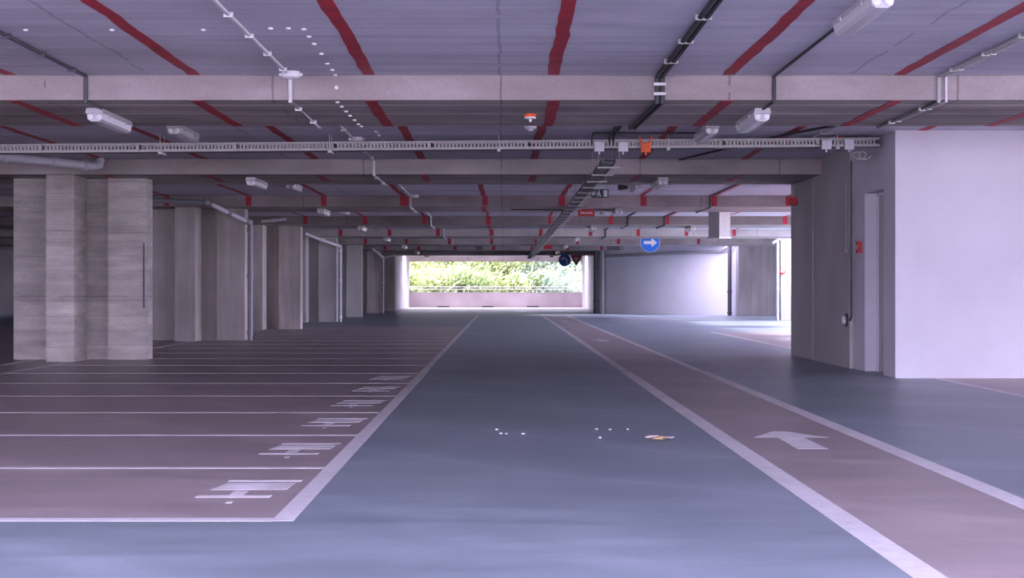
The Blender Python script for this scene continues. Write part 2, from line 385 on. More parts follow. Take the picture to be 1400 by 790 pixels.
# ------------------------------------------------------------------ pillars
def pillar(k, xoff=0.0, grey=False, name_lbl=''):
    d = D[k]; top = SOFF - .002
    o = thing('concrete_pillar', (-5.9+xoff, d+.4, 0), name_lbl, 'pillar')
    m = M['pillar_grey'] if grey else (M['pillar'] if k in (1,) else M['pillar_streak'])
    MB().box(-6.28+xoff, -5.89+xoff, d+.05, d+.78, 0, top, bev=.012).build('pier', m, o)
    MB().box(-6.95+xoff, -6.315+xoff, d+.86, d+1.30, 0, top, bev=.01).build('side_panel', m, o)
    MB().box(-5.60+xoff, -5.05+xoff, d+.80, d+1.24, 0, top, bev=.01).build('side_panel', m, o)
    MB().box(-6.30+xoff, -5.60+xoff, d+.98, d+1.28, 0, top).build('back_panel', m, o)
lbl = ['rough board-marked concrete pillar with a projecting pier, nearest in the left row',
       'board-marked concrete pillar just behind the nearest one, with a sloping drain pipe',
       'brownish concrete pillar, third in the left row, with a bare right edge',
       'smooth pale grey pillar, fourth in the left row, beside a thin downpipe',
       'smooth grey pillar, fifth in the left row',
       'dark concrete pillar, sixth in the left row, beside a forked drain pipe',
       'small dark pillar at the far end of the left row, next to the bright opening']
for k in range(1, 8): pillar(k, 0, k in (4, 5), lbl[k-1])
for k in (5, 6):
    o = MB().box(-20.6, -19.75, D[k]+.6, D[k]+1.4, 0, SOFF-.002, bev=.02).build('concrete_pillar', M['pillar_grey'])
    tag(o, ['far grey pillar glimpsed left of the nearest pillar, by the light', 'farthest pillar at the left edge behind all the others'][k-5], 'pillar')
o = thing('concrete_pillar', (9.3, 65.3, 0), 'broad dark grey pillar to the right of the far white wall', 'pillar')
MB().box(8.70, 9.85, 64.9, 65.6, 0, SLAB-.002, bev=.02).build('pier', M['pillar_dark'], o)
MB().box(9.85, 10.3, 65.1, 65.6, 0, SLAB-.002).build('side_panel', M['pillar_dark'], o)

# ------------------------------------------------------------------ ceiling lights
def ceiling_light(x, y, z, label, L=1.25):
    o = thing('ceiling_light', (x, y, z), label, 'light', 'fluorescent lights on the garage ceiling')
    y0, y1 = y-L/2, y+L/2
    b = MB(); b.prism([(x-.065, y0, z), (x+.065, y0, z), (x+.075, y0, z-.045), (x-.075, y0, z-.045)], (0, L, 0)); b.build('housing', M['housing'], o)
    b = MB(); b.prism([(x-.073, y0+.04, z-.046), (x+.073, y0+.04, z-.046), (x+.062, y0+.04, z-.095), (x+.035, y0+.04, z-.112), (x-.035, y0+.04, z-.112), (x-.062, y0+.04, z-.095)], (0, L-.08, 0))
    b.build('cover', M['cover'], o)
    for s in (-1, 1):
        MB().tube([(x+s*.035, y0+.06, z-.075), (x+s*.035, y1-.06, z-.075)], .014, 8).build('lamp_tube', M['white'], o, True)
        MB().lathe((x+s*.038, y0+.041, z-.075), (0, -1, 0), [(.026, 0), (.026, .022), (.015, .028)], 12).build('end_cap', M['white'], o, True)  # pure white caps carry the glint at the tube ends in their colour
    for yy in (y0+.3, y1-.3):
        for s in (-1, 1): MB().box(x+s*.077-.005, x+s*.077+.005, yy-.02, yy+.02, z-.06, z-.03).build('clip', M['galv'], o)
    return o
for row, (x, nm) in enumerate(((-3.55, 'left row'), (2.25, 'right row'))):
    if row: ceiling_light(x, 11.0, SLAB, 'large white fluorescent light overhead, nearest of all, at the top right')
    for k in range(8):
        ceiling_light(x, D[k]+1.25, SOFF, f'white fluorescent light under the {ORD[k]} beam, {nm}')
        if k < 7: ceiling_light(x, D[k]+5.75 if k else 19.5, SLAB, f'white fluorescent light on the slab behind the {ORD[k]} beam, {nm}')
ceiling_light(7.75, D[4]+5.0-2.4, SLAB, 'white fluorescent light high above the far side opening')
ceiling_light(4.72, D[3]+1.3, SOFF, 'white fluorescent light just left of the hanging metal box')

# ------------------------------------------------------------------ conduits and cables
def run(x, y0, y1, zoff=.012, x1=None):
    """points following slab and beams from y0 to y1"""
    pts = [(x, y0)]; out = []
    def z_at(y):
        for d in D:
            if d-zoff-.001 <= y <= d+BEAMW+zoff+.001: return SOFF-zoff
        return SLAB-zoff
    out.append((x, y0, z_at(y0)))
    for d in D:
        a, c = d-zoff, d+BEAMW+zoff
        if y0 < a < y1: out += [(x, a, SLAB-zoff), (x, a, SOFF-zoff)]
        if y0 < c < y1: out += [(x, c, SOFF-zoff), (x, c, SLAB-zoff)]
    out.append((x, y1, z_at(y1)))
    return out
def conduit(pts, r, mat, label, name='conduit', clips=True):
    o = thing(name, pts[0], label, 'conduit')
    MB().tube(pts, r, 8).build('pipe', mat, o, True)
    if clips:
        for p, q in zip(pts, pts[1:]):
            p, q = Vector(p), Vector(q); n = int((q-p).length/.9)
            for i in range(n):
                c = p + (q-p)*((i+.5)/n); h = r*1.5
                MB().box(c.x-h*1.6, c.x+h*1.6, c.y-.015, c.y+.015, c.z-h, c.z+min(h, r)).build('clip', mat, o)
    return o
conduit(run(-1.77, 2.4, 62), .0125, M['white_pipe'], 'pale conduit stepping over every beam, left of the centre line')
conduit(run(-3.47, 2.4, D[0]+.55), .013, M['dark'], 'dark conduit running down to the left-hand light under the first beam')
o = thing('cable_bundle', (1.3, 2.4, SLAB), 'pair of black cables dropping over the first beam to the ladder tray', 'cable')
for dx in (-.022, .022):
    p = run(1.3+dx, 2.4, D[0]+BEAMW-.05, .02); p = p[:-1] + [(1.25+dx, D[0]+BEAMW-.05, SOFF-.02), (1.25+dx, D[0]+BEAMW+.03, SOFF-.02), (1.25+dx, D[0]+BEAMW+.03, SLAB-.02), (1.25+dx, 20.2, SLAB-.02), (1.24+dx, 20.28, 2.64)]
    MB().tube(p, .014, 8).build('cable', M['black'], o, True)
for yy in (10.3, 11.4, 12.5, 13.6): MB().box(1.245, 1.355, yy-.02, yy+.02, SLAB-.036, SLAB-.001).build('clip', M['steel'], o)
for zz in (2.62, 2.70): MB().box(1.25, 1.35, D[0]-.04, D[0]-.001, zz-.012, zz+.012).build('clip', M['galv'], o)
conduit(run(2.25, 11.64, D[0]+.6, .014), .011, M['black'], 'black conduit between the nearest light and the right-hand light under the first beam', clips=False)
p = run(3.62, 2.4, D[0]+BEAMW+.1, .014); p += [(3.60, 18.0, SLAB-.014), (3.58, 20.25, SLAB-.03), (3.58, 20.28, 2.70)]
conduit(p, .013, M['steel'], 'grey steel conduit stepping over the first beam near the white wall')
conduit([(3.66+.02, 2.4, SLAB-.013), (3.68, D[0]-.014, SLAB-.013), (3.68, D[0]-.014, SOFF-.012), (3.66, D[0]+BEAMW-.1, SOFF-.012)], .008, M['white_pipe'], 'thin pale conduit alongside the grey steel one near the white wall')
conduit([(1.02, 20.3, 2.69), (1.02, 19.9, SLAB-.012), (2.15, 19.9, SLAB-.012), (2.2, 19.9, SLAB-.012)], .010, M['black'], 'black conduit crossing from the tray to the light behind the first beam', clips=False)
conduit([(1.20, 27.2, 2.55), (1.30, 27.4, SLAB-.02), (1.75, 27.6, SLAB-.02), (1.88, 27.7, SLAB-.04)], .014, M['black'], 'black curved conduit from the ladder tray to the camera', clips=False)
conduit(run(3.95, 28.0, 46.0, .014), .012, M['dark'], 'dark conduit stepping over the third beam, left of the hanging box', clips=False)
conduit(run(3.05, 38.0, 56.0, .014), .014, M['dark'], 'dark conduit stepping over the fourth and fifth beams', clips=False)
conduit([(.15, D[2]+1.0, SOFF-.012), (2.1, D[2]+1.0, SOFF-.012)], .012, M['dark'], 'dark conduit crossing under the third beam by the red sign', clips=False)
conduit([(4.02, 17.4, SLAB-.02), (3.2, 20.1, SLAB-.02), (2.4, 23.9, SLAB-.02)], .014, M['black'], 'black cable slanting over the slab near the wall end of the tray', clips=False)
def jbox(x, y, z, s, mat, label, name='junction_box', ears=False, depth=.06):
    o = thing(name, (x, y, z-s/2), label, 'junction box', 'junction boxes on the ceiling')
    MB().box(x-s/2, x+s/2, y-depth, y, z-s/2, z+s/2, bev=.006).build('body', mat, o)
    MB().box(x-s*.42, x+s*.42, y-depth-.008, y-depth, z-s*.42, z+s*.42, bev=.003).build('lid', mat, o)
    b = MB(); b.tube([(x, y-depth/2, z-s/2-.03), (x, y-depth/2, z-s/2)], .012, 8); b.build('gland', M['box_grey'] if not ears else mat, o)
    if ears:
        for sx in (-1, 1):
            MB().tube([(x+sx*s*.38, y-.03, z+s/2-.005), (x+sx*s*.5, y-.03, z+s/2+.02), (x+sx*s*.66, y-.03, z+s/2+.07)], .011, 8).build('cable_stub', mat, o, True)
    return o
TY = 20.3
for xx, lab in ((819, 'light grey junction box on the perforated tray, left of its neighbour'), (851.5, 'light grey junction box on the tray, right beside the orange box'),
                (1129, 'light grey junction box near the wall end of the tray'), (1160, 'light grey junction box at the wall end of the tray, last one')):
    jbox(px(xx, TY-.07), TY-.07, pz(201 if xx < 1000 else 198, TY-.07), .112, M['box_grey'], lab)
jbox(px(882.5, TY-.07), TY-.07, pz(202, TY-.07), .112, M['orange'], 'bright orange junction box with two upright stubs on the tray', ears=True)
jbox(px(1151, TY+.12), TY+.20, pz(188, TY+.12), .07, M['redp'], 'small dark red box tucked behind the tray near the wall')
def cbox(x, y, z, label):
    o = thing('junction_box', (x, y, z), label, 'junction box', 'junction boxes on the ceiling')
    MB().lathe((x, y, z), (0, 0, -1), [(.075, 0), (.075, .045), (.06, .055), (.02, .058)], 18).build('body', M['white'], o, True)
    b = MB()
    for a in range(4): b.tube([(x+.07*math.cos(a*1.571), y+.07*math.sin(a*1.571), z-.025), (x+.095*math.cos(a*1.571), y+.095*math.sin(a*1.571), z-.025)], .014, 8)
    b.build('gland', M['white'], o)
cbox(-1.74, 14.38, SLAB, 'white round junction box on the pale conduit before the first beam')
cbox(-1.72, 20.6, SLAB, 'white round junction box on the pale conduit behind the first beam')
cbox(-1.68, D[2]-.3, SLAB, 'small white round box on the pale conduit before the third beam')

# perforated wireway crossing the garage
xa, xb, za, zb = -7.6, WX-.06, 2.555, 2.645
tr = thing('cable_tray', ((xa+xb)/2, TY, 2.6), 'long perforated zinc cable tray crossing the garage below the slab', 'cable tray')
def zt(x): return za + (zb-za)*(x-xa)/(xb-xa)
def slanted(b, x0, x1, y0, y1, dz0, dz1):
    b.prism([(x0, y0, zt(x0)+dz0), (x1, y0, zt(x1)+dz0), (x1, y0, zt(x1)+dz1), (x0, y0, zt(x0)+dz1)], (0, y1-y0, 0))
for y0 in (TY-.07, TY+.13):
    b = MB()
    slanted(b, xa, xb, y0, y0+.006, 0, .028); slanted(b, xa, xb, y0, y0+.006, .078, .100)
    x = xa; i = 0
    while x < xb-.04:
        slanted(b, x, x+(.019 if i % 27 else .06), y0, y0+.006, .024, .080); x += .0415; i += 1
    b.build('side_rail', M['tray'], tr)
b = MB(); slanted(b, xa, xb, TY-.07, TY+.136, -.004, .0); b.build('tray_floor', M['ladder'], tr)
for i in range(3):
    b = MB(); slanted(b, xa+.05, xb-.02, TY-.03+i*.05, TY-.0+i*.05, .001, .022); b.build('cable', M['black'], tr)
for i in range(6):
    x = -5.9 + i*1.95
    b = MB(); b.tube([(x, TY+.16, SLAB), (x, TY+.16, zt(x)-.02)], .005, 6); b.tube([(x, TY-.09, SLAB), (x, TY-.09, zt(x)-.02)], .005, 6)
    b.box(x-.02, x+.02, TY-.11, TY+.18, zt(x)-.03, zt(x)-.006); b.build('hanger', M['galv'], tr)
# ladder tray running away down the garage
LX, LZ = 1.24, 2.50
tr = thing('cable_ladder', (LX, 50, LZ), 'dark cable ladder running away along the ceiling to the far end', 'cable tray')
for s in (-1, 1): MB().box(LX+s*.075-.006, LX+s*.075+.006, 20.5, 86, LZ-.025, LZ+.025).build('side_rail', M['ladder'], tr)
b = MB(); y = 20.6
for i in range(218):
    if i < 100: MB().box(LX-.072, LX+.072, y, y+.025, LZ-.020, LZ-.006).build('rung', M['ladder'], tr)
    else: b.box(LX-.072, LX+.072, y, y+.025, LZ-.020, LZ-.006)
    y += .30
b.build('rung', M['ladder'], tr)['kind'] = 'stuff'
for dx in (-.045, -.012, .022, .05): MB().tube([(LX+dx, 20.55, LZ+.008), (LX+dx, 50, LZ+.008), (LX+dx, 86, LZ+.008)], .014, 6).build('cable', M['black'], tr)
for i in range(46):
    y = 21.2 + i*1.4
    top = SLAB
    for d in D:
        if d <= y <= d+BEAMW: top = SOFF
    b = MB(); b.box(LX-.10, LX+.18, y-.010, y+.012, LZ-.043, LZ-.026)
    for s in (-.09, .165): b.tube([(LX+s, y, LZ-.04), (LX+s, y, top)], .004, 6)
    b.build('hanger', M['steel'], tr)

# ------------------------------------------------------------------ drain pipes
def pipe_thing(name, loc, label, runs, mat, r, couplings=()):
    o = thing(name, loc, label, 'pipe')
    for nm, pts, rr, mt in runs: MB().tube(pts, rr, 14).build(nm, mt, o, True)
    for c, ax in couplings:
        MB().lathe(Vector(c)-Vector(ax).normalized()*.04, ax, [(r*1.22, 0), (r*1.22, .08)], 14).build('coupling', mat, o, True)
    return o
p0, p1 = Vector((-7.25, 21.0, 2.71)), Vector((px(126, 23.65), 23.65, pz(227, 23.65)))
dv = (p1-p0)
pipe_thing('drain_pipe', p0, 'thick grey drain pipe slanting under the slab above the nearest pillar',
           [('pipe', [p0, p1, p1+Vector((.07, .1, .02)), p1+Vector((.09, .13, .11))], .055, M['pvc'])], M['pvc'], .055,
           [(p0+dv*f, dv) for f in (.28, .52, .78, .96)])
def downpipe(k, X0, label, fork=False, short=False):
    d = D[k]; yv = d+.68; xv = -4.93
    sx = X0; q0 = Vector((sx, d-.30, 2.64)); q1 = Vector((xv, yv, 2.28))
    runs = [('downpipe', [(xv, yv, 0.0), (xv, yv, 2.26), (xv, yv, 2.34)], .05, M['pipe_dark'] if k == 2 else M['pvc']), ('sloping_pipe', [q0, q1], .045, M['white_pipe'])]
    if fork: runs.append(('sloping_pipe', [(xv, yv, 2.26), (xv+.5, yv-.05, 2.40)], .04, M['white_pipe']))
    else: runs.append(('feeder_pipe', [Vector((sx-1.6, d-.28, 2.70)), q0+Vector((-.05, 0, 0))], .045, M['pipe_dark']))
    o = pipe_thing('drain_pipe', (xv, yv, 0), label, runs, M['pipe_dark'] if k == 2 else M['white_pipe'], .05, [(q0+(q1-q0)*f, q1-q0) for f in (.05, .5, .93)] + [((xv, yv, z), (0, 0, 1)) for z in (.15, 1.25, 2.15)])
downpipe(2, px(283, D[2]-.3), 'grey downpipe with a sloping feeder beside the second pillar')
downpipe(4, -5.9, 'grey downpipe with a sloping feeder beside the fourth pillar')
downpipe(6, -5.3, 'forked grey downpipe beside the sixth pillar', fork=True)
o = pipe_thing('drain_pipe', (-6.2, D[3]-.1, 2.35), 'short pale pipe stub under the beam at the third pillar', [('pipe', [(-5.90, D[3]-.12, 2.66), (-5.82, D[3]-.12, 2.66), (-5.30, D[3]-.12, 2.71)], .04, M['white_pipe'])], M['white_pipe'], .04, [((-5.6, D[3]-.12, 2.682), (1, 0, .07))])
conduit([(-5.085, D[1]+.787, pz(421, D[1]+.8)), (-5.085, D[1]+.787, pz(332, D[1]+.8))], .011, M['dark'], 'short dark conduit on the right edge of the nearest pillar', clips=False)
# far right pipes
def post(name, x, d, r, mat, label, top=SLAB-.05, couple=()):
    pipe_thing(name, (x, d, 0), label, [('pipe', [(x, d, 0), (x, d, top)], r, mat)], mat, r, [((x, d, z), (0, 0, 1)) for z in couple])
post('downpipe', px(814.5, 72), 72.0, .09, M['dark'], 'dark vertical pipe at the right edge of the far opening', couple=(.5, 1.9))
post('downpipe', px(824, 72), 72.0, .07, M['pvc'], 'second grey vertical pipe beside the dark one at the far opening', couple=(.7,))
post('downpipe', px(997.5, 65.8), 65.8, .075, M['dark'], 'black vertical pipe in front of the far white wall by the grey pillar', couple=(.1, .9))
post('downpipe', px(1063, 56.3), 56.3, .05, M['pvc'], 'thin grey pipe at the edge of the white end wall', couple=(1.0,))
q = [(px(828, 72.2), 72.2, pz(350, 72.2)), (px(985, 66.9), 66.75, pz(343, 66.8)), (px(1000, 66.0), 66.0, pz(335, 66.0)), (px(1020, 64.7), 64.7, pz(331, 64.7))]
pipe_thing('wall_pipe', q[0], 'grey pipe running along the top of the far white wall', [('pipe', q, .06, M['steel'])], M['steel'], .06, [(Vector(q[0]).lerp(Vector(q[1]), f), Vector(q[1])-Vector(q[0])) for f in (.3, .7)])
q = [(px(1056, 56.2), 56.2, pz(332, 56.2)), (px(1066, 56.2), 56.2, pz(326, 56.2)), (px(1092, 56.2), 56.2, pz(322, 56.2))]
pipe_thing('wall_pipe', q[0], 'grey pipe bending along the top of the white end wall', [('pipe', q, .05, M['pvc'])], M['pvc'], .05)

# ------------------------------------------------------------------ ceiling devices
x, y = px(725, 19.0), 19.0
o = thing('smoke_detector', (x, y, SLAB), 'white round smoke detector on the slab behind the first beam', 'smoke detector')
MB().lathe((x, y, SLAB), (0, 0, -1), [(.06, 0), (.068, .012), (.068, .035), (.05, .052)], 24).build('base', M['white'], o, True)
MB().lathe((x, y, SLAB-.052), (0, 0, -1), [(.034, 0), (.034, .02), (.02, .028)], 20).build('sensor', M['box_grey'], o, True)
x, y = px(725, 15.75), 15.75
o = thing('alarm_beacon', (x, y, SOFF), 'small orange and white alarm beacon under the first beam', 'alarm')
MB().lathe((x, y, SOFF), (0, 0, -1), [(.05, 0), (.056, .01), (.054, .028)], 20).build('lens', M['orange'], o, True)
MB().lathe((x, y, SOFF-.028), (0, 0, -1), [(.052, 0), (.052, .014), (.03, .02)], 20).build('body', M['white'], o, True)
MB().lathe((x, y, SOFF-.048), (0, 0, -1), [(.012, 0), (.012, .02), (.006, .025)], 12).build('test_button', M['white'], o, True)
# exit sign
d = 30.0; x0, x1, z0, z1 = px(807.5, d), px(832, d), pz(270.3, d), pz(258.5, d); w = x1-x0; h = z1-z0
o = thing('exit_sign', ((x0+x1)/2, d, z0), 'small dark green exit sign with white running figure under the slab', 'sign')
MB().box(x0, x1, d, d+.03, z0, z1, bev=.003).build('panel', M['green'], o)
b = MB(); f = lambda u, v: (x0+w*u, d-.003, z0+h*v)
b.prism([f(.05, .5), f(.17, .82), f(.17, .62), f(.27, .62), f(.27, .38), f(.17, .38), f(.17, .18)], (0, .003, 0)); b.build('arrow', M['white'], o)
b = MB(); b.lathe(f(.46, .8), (0, 1, 0), [(h*.09, 0), (h*.09, .003)], 12)
b.prism([f(.41, .68), f(.52, .66), f(.52, .42), f(.60, .16), f(.55, .14), f(.46, .36), f(.38, .16), f(.33, .2), f(.42, .44)], (0, .003, 0))
b.prism([f(.34, .5), f(.40, .66), f(.44, .64), f(.37, .47)], (0, .003, 0)); b.build('figure', M['white'], o)
b = MB(); b.prism([f(.72, .12), f(.93, .12), f(.93, .88), f(.72, .88)], (0, .003, 0)); b.build('door_symbol', M['white'], o)
for xx in (x0+.05, x1-.05): MB().tube([(xx, d+.015, z1), (xx, d+.015, SLAB)], .004, 6).build('bracket', M['galv'], o)
# surveillance camera
d = 28.0; x, z = px(850, d), pz(257, d)
o = thing('security_camera', (x, d, SLAB), 'black security camera on a pale bracket near the exit sign', 'camera')
MB().tube([(x, d, SLAB), (x, d, z+.05)], .016, 8).build('bracket', M['box_grey'], o, True)
MB().box(x-.06, x+.03, d-.09, d+.08, z-.03, z+.05, bev=.012).build('body', M['black'], o)
MB().lathe((x-.02, d-.09, z+.005), (0, -1, 0), [(.04, 0), (.043, .03), (.03, .035)], 16).build('lens', M['black'], o, True)
MB().lathe((x+.07, d, z+.02), (0, 0, -1), [(.045, -.02), (.05, 0), (.04, .03), (.015, .045)], 16).build('lamp', M['black'], o, True)
# red hanging signs
def red_sign(xc, yc, d, wpx, hpx, label, letters):
    x0, x1, z0, z1 = px(xc-wpx/2, d), px(xc+wpx/2, d), pz(yc+hpx/2, d), pz(yc-hpx/2, d)
    o = thing('hanging_sign', ((x0+x1)/2, d, z0), label, 'sign')
    MB().box(x0, x1, d, d+.02, z0, z1, bev=.003).build('panel', M['redp'], o)
    top = SLAB
    for dd in D:
        if dd <= d <= dd+BEAMW: top = SOFF
    for s in (.15, .85): MB().tube([(x0+(x1-x0)*s, d+.01, z1-.002), (x0+(x1-x0)*s, d+.01, top)], .004, 6).build('hanger', M['galv'], o)
    if letters:
        b = MB(); W = x1-x0; H = z1-z0; u = .16
        for i, (lw, lh) in enumerate(letters):
            b.box(x0+W*u, x0+W*(u+lw), d-.003, d, z0+H*.38, z0+H*(.38+lh)); u += lw+.022
        b.build('lettering', M['pale_leaf'], o)
red_sign(801.5, 291, D[2]+.55, 23, 9.6, 'red hanging sign with a pale line of lettering under the third beam',
         [(.05, .34), (.06, .22), (.09, .24), (.06, .22), (.06, .22), (.05, .20), (.06, .22), (.03, .30), (.06, .22)])
red_sign(749, 337.5, D[5]+.4, 12, 6.0, 'smaller red hanging sign farther down, beside the cable ladder', None)
# round traffic signs
def disc_sign(xc, yc, d, r, label):
    x, z = px(xc, d), pz(yc, d)
    o = thing('traffic_sign', (x, d, z-r), label, 'sign')
    MB().lathe((x, d+.02, z), (0, -1, 0), [(r, 0), (r, .02)], 40).build('rim', M['white'], o)
    MB().lathe((x, d, z), (0, -1, 0), [(r*.955, 0), (r*.955, .004)], 40).build('face', M['blue'], o)
    return o, x, z
d = 56.3; o, x, z = disc_sign(889, 331.5, d, .315, 'round blue sign with a white arrow pointing right')
b = MB(); g = lambda u, v: (x+.315*u, d-.008, z+.315*v)
b.prism([g(-.66, .16), g(.12, .16), g(.12, .46), g(.70, 0), g(.12, -.46), g(.12, -.16), g(-.66, -.16)], (0, .004, 0)); b.build('arrow', M['white'], o)
MB().tube([(x, d+.03, z-.25), (x, d+.03, SLAB)], .015, 8).build('post', M['galv'], o)
d = 80.0; o, x, z = disc_sign(772, 355.5, d, .285, 'round blue sign with a bent white arrow, hanging before the far opening')
b = MB(); g = lambda u, v: (x+.285*u, d-.008, z+.285*v)
b.prism([g(.52, -.62), g(.24, -.62), g(.22, -.05), g(.02, .12), g(-.12, .12), g(-.12, -.14), g(-.70, .26), g(-.12, .62), g(-.12, .38), g(.12, .38), g(.46, .12)], (0, .004, 0)); b.build('arrow', M['white'], o)
MB().tube([(x, d+.03, z-.2), (x, d+.03, SLAB)], .015, 8).build('post', M['galv'], o)
x, z = px(788, d), pz(354, d); s = .29
o = thing('yield_sign', (x, d, z-.3), 'red and white inverted triangle sign beside the far blue sign', 'sign')
tri = lambda k, yy: [(x-s*k, yy, z+s*.6*k), (x+s*k, yy, z+s*.6*k), (x, yy, z-s*1.13*k)]
MB().prism(tri(1, d), (0, .02, 0)).build('panel', M['redp'], o)
MB().prism(tri(.42, d-.003), (0, .003, 0)).build('centre', M['white'], o)
MB().tube([(x, d+.03, z-.2), (x, d+.03, SLAB)], .015, 8).build('post', M['galv'], o)
# hanging ventilation box
d = 39.0; cx = px(983.5, d); rot = Matrix.Rotation(math.radians(38), 3, 'Z')
zb_, zt_ = pz(326, d), SLAB
o = thing('ventilation_box', (cx, d, zb_), 'grey sheet metal box hanging from the ceiling beyond the white wall', 'ventilation box')
MB().box(cx-.17, cx+.17, d-.17, d+.17, zb_+.03, zt_, rot=rot).build('casing', M['steel'], o)
MB().box(cx-.19, cx+.19, d-.19, d+.19, zb_, zb_+.03, rot=rot).build('bottom_flange', M['galv'], o)
for u in (-.165, -.06, .05, .165):
    c = rot @ Vector((.172, u, 0)); MB().box(cx+c.x-.006, cx+c.x+.006, d+c.y-.006, d+c.y+.006, zb_+.03, zt_).build('seam', M['galv'], o)

# things on the white side wall
wx = WX-.04
def on_wall(xpx):                      # depth at which the side wall shows at that pixel column
    return wx*F/(xpx-VX)
d = on_wall(1166)
o = thing('socket', (wx, d, pz(438, d)), 'round white socket low on the white side wall under a dark conduit', 'socket')
zc = pz(438, d); dc = on_wall(1158)
MB().lathe((wx, dc, zc), (-1, 0, 0), [(.085, 0), (.085, .02), (.075, .025)], 20).build('back_plate', M['dark'], o, True)
MB().lathe((wx-.025, dc, zc), (-1, 0, 0), [(.05, 0), (.05, .03), (.03, .04)], 16).build('face', M['white'], o, True)
conduit([(wx-.02, d, 2.60), (wx-.02, d, zc+.05), (wx-.02, d+.08, zc)], .014, M['dark'], 'dark conduit dropping down the white side wall to the socket', clips=False)
d2 = on_wall(1160)
conduit([(wx-.012, d2+.1, 2.58), (wx-.012, d2+.1, pz(336, d2))], .007, M['steel'], 'thin grey conduit on the side wall ending at a small switch', clips=False)
o = thing('wall_switch', (wx, d2+.1, pz(342, d2)), 'small round grey switch halfway up the white side wall', 'switch')
MB().lathe((wx, d2+.1, pz(342, d2)), (-1, 0, 0), [(.045, 0), (.045, .03), (.03, .035)], 16).build('body', M['steel'], o, True)
MB().lathe((wx-.035, d2+.1, pz(342, d2)), (-1, 0, 0), [(.02, 0), (.02, .012)], 12).build('button', M['redp'], o, True)
d3 = on_wall(1173)+.02
o = thing('alarm_call_point', (wx, d3, pz(338, d3)), 'red alarm call point on the white side wall beside the conduit', 'alarm')
b = MB(); zc = pz(338, d3); b.box(WX-.05, WX+.01, d3-.075, d3+.075, zc-.07, zc+.07, bev=.006); b.build('body', M['redp'], o)
MB().box(WX-.054, WX-.05, d3-.035, d3+.035, zc-.03, zc+.03).build('glass', M['white'], o)
d4 = on_wall(1088)
o = thing('alarm_siren', (wx, d4, pz(275, d4)), 'red alarm siren near the far corner of the white side wall', 'alarm')
zc = pz(275, d4); MB().box(wx-.06, wx, d4-.17, d4+.17, zc-.06, zc+.06, bev=.012).build('body', M['redp'], o)
MB().lathe((wx-.06, d4, zc), (-1, 0, 0), [(.045, 0), (.04, .03), (.02, .04)], 16).build('horn', M['redp'], o, True)
conduit([(wx-.012, d4, 2.55), (wx-.012, d4, zc+.06)], .006, M['steel'], 'thin grey conduit dropping to the red siren', clips=False)
d5 = on_wall(1113)-.15
conduit([(wx-.012, d5, 2.55), (wx-.012, d5, 2.30)], .006, M['steel'], 'short thin conduit above the rusty joint in the side wall', clips=False)
o = thing('coiled_cable', (WX-.2, TY+.05, 2.55), 'loop of grey cable hanging under the wall end of the tray', 'cable')
pts = [(WX-.32+.12*(i/20)+.06*math.cos(i*.63), TY+.03, 2.545+.045*math.sin(i*.63)) for i in range(21)]
MB().tube(pts, .008, 6).build('cable', M['steel'], o, True)
for i, (a, c) in enumerate(((1172, 1166), (1187, 1180), (1199, 1199))):
    o = MB().tube([(px(a, TY+.2), TY+.22, SLAB), (px(c, TY+.2), TY+.22, 2.66)], .007, 6).build('cable_drop', M['black'])
    tag(o, ['slanting black cable from slab to tray, farther from the wall', 'slanting black cable from slab to tray, middle of three', 'straight black cable from slab to tray, closest to the wall'][i], 'cable')
# red round device on the far white end wall
d = 56.58; x, z = px(1069.5, d), pz(371, d)
o = thing('fire_hose_reel', (x, d, z), 'small round red and white reel on the white end wall', 'hose reel')
MB().lathe((x, d, z), (0, -1, 0), [(.10, 0), (.10, .05), (.06, .06)], 20).build('rim', M['redp'], o, True)
MB().lathe((x, d-.06, z+.02), (0, -1, 0), [(.06, 0), (.06, .02)], 16).build('hub', M['white'], o, True)

# ------------------------------------------------------------------ white plugs on the ceiling
def plug(x, y, z, axis, label, group):
    o = MB().lathe((x, y, z), axis, [(.018, -.002), (.018, .008), (.012, .013)], 10).build('ceiling_plug', M['white'], None, True)
    tag(o, label, 'plug', group)
def on_slab(xp, yp, z): d = (z-CAM_Z)*F/(VY-yp); return px(xp, d), d
for i, (a, c) in enumerate(((35, 40), (153, 40), (278, 40), (370, 38), (394, 38))):
    x, y = on_slab(a, c, SLAB); plug(x, y, SLAB, (0, 0, -1), f'{ORD[i]} small white plug from the left in the level row on the near ceiling', 'level row of white ceiling plugs')
for i, (a, c) in enumerate(((416, 40), (423, 50), (430, 60), (440, 73.5), (448, 87), (455, 95.5), (459, 102.5))):
    x, y = on_slab(a, c, SLAB); plug(x, y-.03, SLAB, (0, 0, -1), f'{ORD[i]} small white plug in the slanting line running to the first beam', 'slanting line of white ceiling plugs')
plug(px(460, D[0]), D[0], pz(120, D[0]), (0, -1, 0), 'lone white plug on the front face of the first beam', 'slanting line of white ceiling plugs')
for i, (a, c) in enumerate(((461.5, 139), (467, 145), (473, 151.5), (478.5, 157.5), (484.5, 163.5), (490, 169), (494, 172.5))):
    x, y = on_slab(a, c, SOFF); plug(x, min(y, D[0]+BEAMW-.03), SOFF, (0, 0, -1), f'{ORD[i]} small white plug in the line under the first beam', 'line of white plugs under the first beam')
for i, (a, c) in enumerate(((514, 179), (518, 185), (522, 191), (525, 197))):
    x, y = on_slab(a, c, SLAB); plug(x, y, SLAB, (0, 0, -1), f'{ORD[i]} faint white plug on the slab behind the first beam', 'faint line of plugs behind the first beam')

